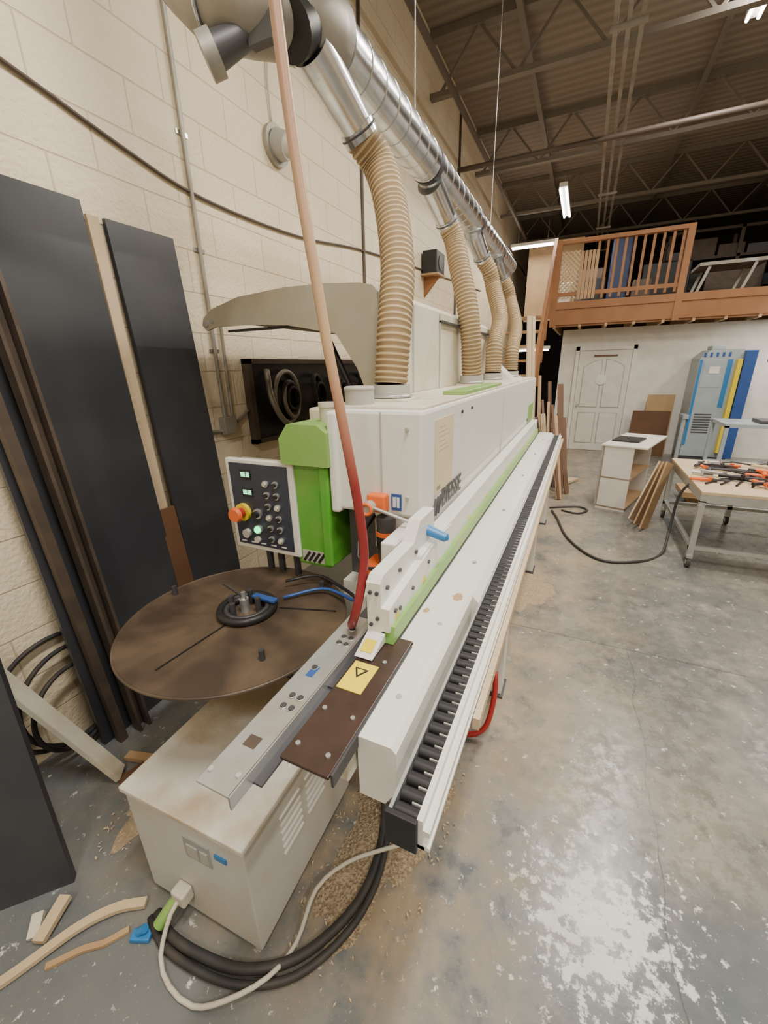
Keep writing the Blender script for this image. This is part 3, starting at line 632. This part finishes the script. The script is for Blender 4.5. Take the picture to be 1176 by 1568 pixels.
while x<1.1: b.box(x,x+.035,MY-.018,MY+.018,2.6,3.42,'wood_orange');x+=.125
for k in range(5): b.box(-.28+k*.055,-.235+k*.055,MY-.025,MY-.01,2.6,3.3,'wood_pine')
for k in range(-9,6):
    x0=-.58+k*.07
    for s_ in(1,-1):
        xa,xb=(x0,x0+.7) if s_>0 else (x0+.7,x0)
        za,zb=2.62,3.32;lo,hi=-.58,-.28;dx=xb-xa
        ta=(lo-xa)/dx;tb=(hi-xa)/dx
        if ta>tb: ta,tb=tb,ta
        t0=max(0,ta);t1=min(1,tb)
        if t1-t0>.03: b.beam((xa+dx*t0,MY+.01*s_,za+(zb-za)*t0),(xa+dx*t1,MY+.01*s_,za+(zb-za)*t1),.008,.022,'wood_pale')
for k in range(10): b.box(-1.5,-.72,MY-1.9+k*.19,MY-1.66+k*.19,.22+k*.235,.26+k*.235,'wood_pine')
for x in(-1.52,-.72): b.beam((x,MY-1.95,.15),(x,MY+.05,2.52),.04,.24,'wood_orange')
b.beam((-.68,MY-1.95,1.1),(-.68,MY,3.5),.05,.09,'wood_orange').box(-.71,-.65,MY-1.98,MY-1.90,0,1.15,'wood_orange')
for k in range(6): b.beam((-.68,MY-1.6+k*.3,.55+k*.355),(-.68,MY-1.6+k*.3,1.45+k*.355),.035,.035,'wood_orange')
b.done('mezzanine')
B().box(-1.5,-.35,11.3,11.36,2.562,4.2,'plywood').done('wall_plywood')
b=B()
b.box(.2,.55,10.2,10.6,2.565,3.85,'navy',.03).box(-.4,.1,10.4,10.8,2.565,3.4,'steel_brown',.02).box(-.58,-.38,8.8,9.1,2.565,2.95,'drywall',.03).box(.8,1.6,10.5,11,2.565,3.4,'black',.02).box(1.9,2.8,10.8,11.3,2.565,3.3,'steel_brown',.02)
b.box(-.25,.15,9.6,9.9,2.565,3.1,'black',.02).box(2.9,3.6,10,10.6,2.565,3.3,'black',.02).box(.6,.9,9.5,9.8,2.565,3.0,'steel_brown',.02).done('stored_boxes')
b=B()
for x in(1.3,2.5,3.7):
    for y in(11.6,12.1): b.box(x-.03,x+.03,y-.03,y+.03,2.565,4.1,'pipe_dark')
for z in(3.0,3.55,4.05): b.box(1.27,3.73,11.57,12.13,z,z+.05,'pipe_dark')
rnd=random.Random(9)
for z in(3.05,3.60):
    x=1.35
    while x<3.4:
        w_=.2+rnd.random()*.3
        b.box(x,min(x+w_,3.65),11.62,12.0,z,z+.12+rnd.random()*.22,rnd.choice(['steel_brown','dark_metal','black','navy','dark_metal']),.01)
        x+=w_+.04
b.done('storage_shelving')
b=B()
for x in(1.5,2.1): b.beam((x,9.2,2.565),(x+.15,9.2,3.05),.04,.04,'galv_dusty').beam((x,9.8,2.565),(x+.15,9.8,3.05),.04,.04,'galv_dusty')
b.box(1.5,2.4,9.15,9.85,3.05,3.10,'galv_dusty').done('storage_frame')
b=B();rnd=random.Random(5)
for k in range(18):
    x=-.60+k*.030+rnd.random()*.03;y=4.95+rnd.random()*.9;h=(.8+rnd.random()*.6) if k>5 else 1.3+rnd.random()*.9
    b.beam((x+.12*rnd.random(),y,0.01),(x-.12,y+.35,h),.025+rnd.random()*.045,.02,rnd.choice(['wood_pale','wood_pine','wood_brown','steel_brown','wood_brown','wood_brown']),up=(.4,-1,0))
b.done('leaning_lumber')
B().beam((-.15,5.9,.03),(.05,6.35,.02),.12,.03,'wood_pale').done('wood_offcut')
R=Matrix.Rotation(math.radians(-18),3,'Z');cc=(.28,5.15,0)
b=B()
x0,x1,y0,y1=.28,.60,5.15,6.05
b.box(x0,x0+.02,y0,y1,0,.72,'door_white',0,R,cc).box(x0,x1,y0,y0+.02,0,.72,'door_white',0,R,cc).box(x0,x1,y1-.02,y1,0,.72,'door_white',0,R,cc)
b.box(x0-.01,x1+.12,y0-.01,y1+.1,.72,.74,'door_white',.003,R,cc).box(x0,x1,y0,y1,.02,.04,'wood_pine',0,R,cc).box(x0,x1,y0,y1,.36,.38,'wood_pine',0,R,cc)
b.box(x0+.02,x0+.03,y0,y1,.04,.72,'wood_pine',0,R,cc)
b.done('white_base_cabinet')
B().box(.30,.58,5.4,5.75,.7405,.758,'black',.003,R,cc).cyl((.55,5.5,.758),(.57,5.6,.765),.008,'dark_metal').done('black_tray')
b=B()
b.box(.93,2.6,3.75,5.05,.62,.645,'wood_pale',.003).box(.93,2.6,3.75,3.79,.56,.62,'zinc').box(.93,2.6,5.01,5.05,.56,.62,'zinc').box(.93,.97,3.79,5.01,.56,.62,'zinc').box(2.56,2.6,3.79,5.01,.56,.62,'zinc')
for x in(.95,1.5,2.58):
    for y in(3.77,5.03):
        b.box(x-.02,x+.02,y-.02,y+.02,.11,.57,'zinc');b.cyl((x-.012,y,.045),(x+.012,y,.045),.045,'black_rubber',n=20).box(x-.02,x+.02,y-.03,y+.03,.085,.11,'zinc').cyl((x-.014,y,.045),(x+.014,y,.045),.02,'zinc')
b.box(.93,2.6,3.76,3.79,.16,.19,'zinc').box(.93,2.6,5.01,5.04,.16,.19,'zinc').box(.94,.97,3.79,5.01,.16,.19,'zinc')
b.done('rolling_workbench')
b=B()
for k in range(3): b.beam((.66+.03*k,4.75-.1*k,0.01),(.86,4.95-.12*k,.58+.04*k),.35-.08*k,.015,['wood_pale','wood_pine','plywood'][k],up=(1,-.5,0))
b.done('leaning_offcuts')
b=B();rnd=random.Random(11)
for k in range(30):
    x=1.02+rnd.random()*1.2;y=3.9+rnd.random()*1.0;a=rnd.random()*6.28;l=.06+rnd.random()*.12;c=rnd.choice(['orange','red','black','dark_metal','orange','zinc','wood_pale'])
    q=V((math.cos(a)*l,math.sin(a)*l,0));p=V((x,y,.665+rnd.random()*.02))
    b.cyl(p-q,p,.014,c,n=10).beam(p,p+q,.02,.012,'dark_metal').cyl(p+V((0,0,-.015)),p+V((0,0,.02)),.016,c,n=10)
for k in range(4): b.tube([(1.0+.1*k,4.0,.655),(1.2+.1*k,4.2+.1*k,.66),(1.5,4.1+.15*k,.66),(1.3+.1*k,4.5,.66),(1.1,4.6+.05*k,.655)],.008,'black',n=6)
b.done('hand_tools')
b=B()
b.prism([(1.58,.12),(1.58,1.62),(1.70,1.74),(2.10,1.74),(2.10,.12)],'y',8.1,8.7,'grey_machine')
b.box(2.10,2.24,8.0,8.7,.12,1.72,'blue_dark',.01).box(2.03,2.09,8.02,8.1,.2,1.60,'yellow',.005).box(1.60,2.2,8.12,8.68,0,.12,'dark_metal')
b.box(1.50,1.58,8.0,8.3,.72,.78,'grey_machine',.005).cyl((1.53,8.05,0),(1.53,8.05,.72),.03,'grey_machine').box(1.64,1.90,8.094,8.1,1.2,1.6,'grey_machine',.004).box(1.72,1.85,8.089,8.094,1.4,1.5,'drywall')
for k in range(5): b.box(1.62+.075*k,1.65+.075*k,8.093,8.1,1.64,1.70,'blue_dark')
b.box(1.585,1.62,8.092,8.1,.3,1.6,'blue').box(1.93,1.99,8.092,8.1,.9,1.6,'blue')
for k in range(8): b.box(1.66,1.88,8.09,8.099,.5+k*.04,.515+k*.04,'dark_metal')
b.box(1.72,1.9,8.2,8.5,1.74,1.80,'grey_machine',.01)
b.done('boring_machine')
b=B()
b.box(.86,1.42,8.55,8.60,0.,.78,'wood_brown').box(1.05,1.45,8.62,8.66,0.,1.05,'plywood').done('leaning_boards')
b=B()
for x in(1.62,2.9):
    for y in(6.2,6.8): b.box(x-.02,x+.02,y-.02,y+.02,0,.85,'grey_machine')
b.box(1.6,2.92,6.18,6.82,.83,.87,'grey_machine').box(1.6,2.92,6.18,6.82,.3,.33,'grey_machine').box(2.2,2.24,6.4,6.44,.87,1.6,'black').box(1.9,2.6,6.4,6.44,1.56,1.60,'black').box(1.95,2.3,6.3,6.6,.87,.91,'dark_metal',.01)
b.done('steel_rack')
b=B()
b.box(1.3,1.5,5.7,5.9,0,.1,'wood_pine').box(1.2,1.55,5.55,6.0,.1,.16,'wood_pine').done('wood_dolly')
w=bpy.data.worlds.new('world');bpy.context.scene.world=w;w.use_nodes=True
w.node_tree.nodes['Background'].inputs[0].default_value=(1,.95,.88,1);w.node_tree.nodes['Background'].inputs[1].default_value=.15
# ---------------------------------------------------------------- camera
f=625.;p=math.radians(19.5);yaw=math.radians(25.4);r=math.atan(42/1765.)
fh=V((-math.sin(yaw),math.cos(yaw),0));rh=V((math.cos(yaw),math.sin(yaw),0));Z=V((0,0,1))
fw=fh*math.cos(p)-Z*math.sin(p);up0=Z*math.cos(p)+fh*math.sin(p)
Rr=rh*math.cos(r)-up0*math.sin(r);U=up0*math.cos(r)+rh*math.sin(r)
cam=bpy.data.cameras.new('camera');cam.sensor_fit='VERTICAL';cam.sensor_height=36;cam.lens=f/1568*36;cam.clip_start=.02
o=bpy.data.objects.new('camera',cam);bpy.context.collection.objects.link(o)
mm=Matrix((Rr,U,-fw)).transposed().to_4x4();mm.translation=V((0,0,1.6));o.matrix_world=mm
bpy.context.scene.camera=o
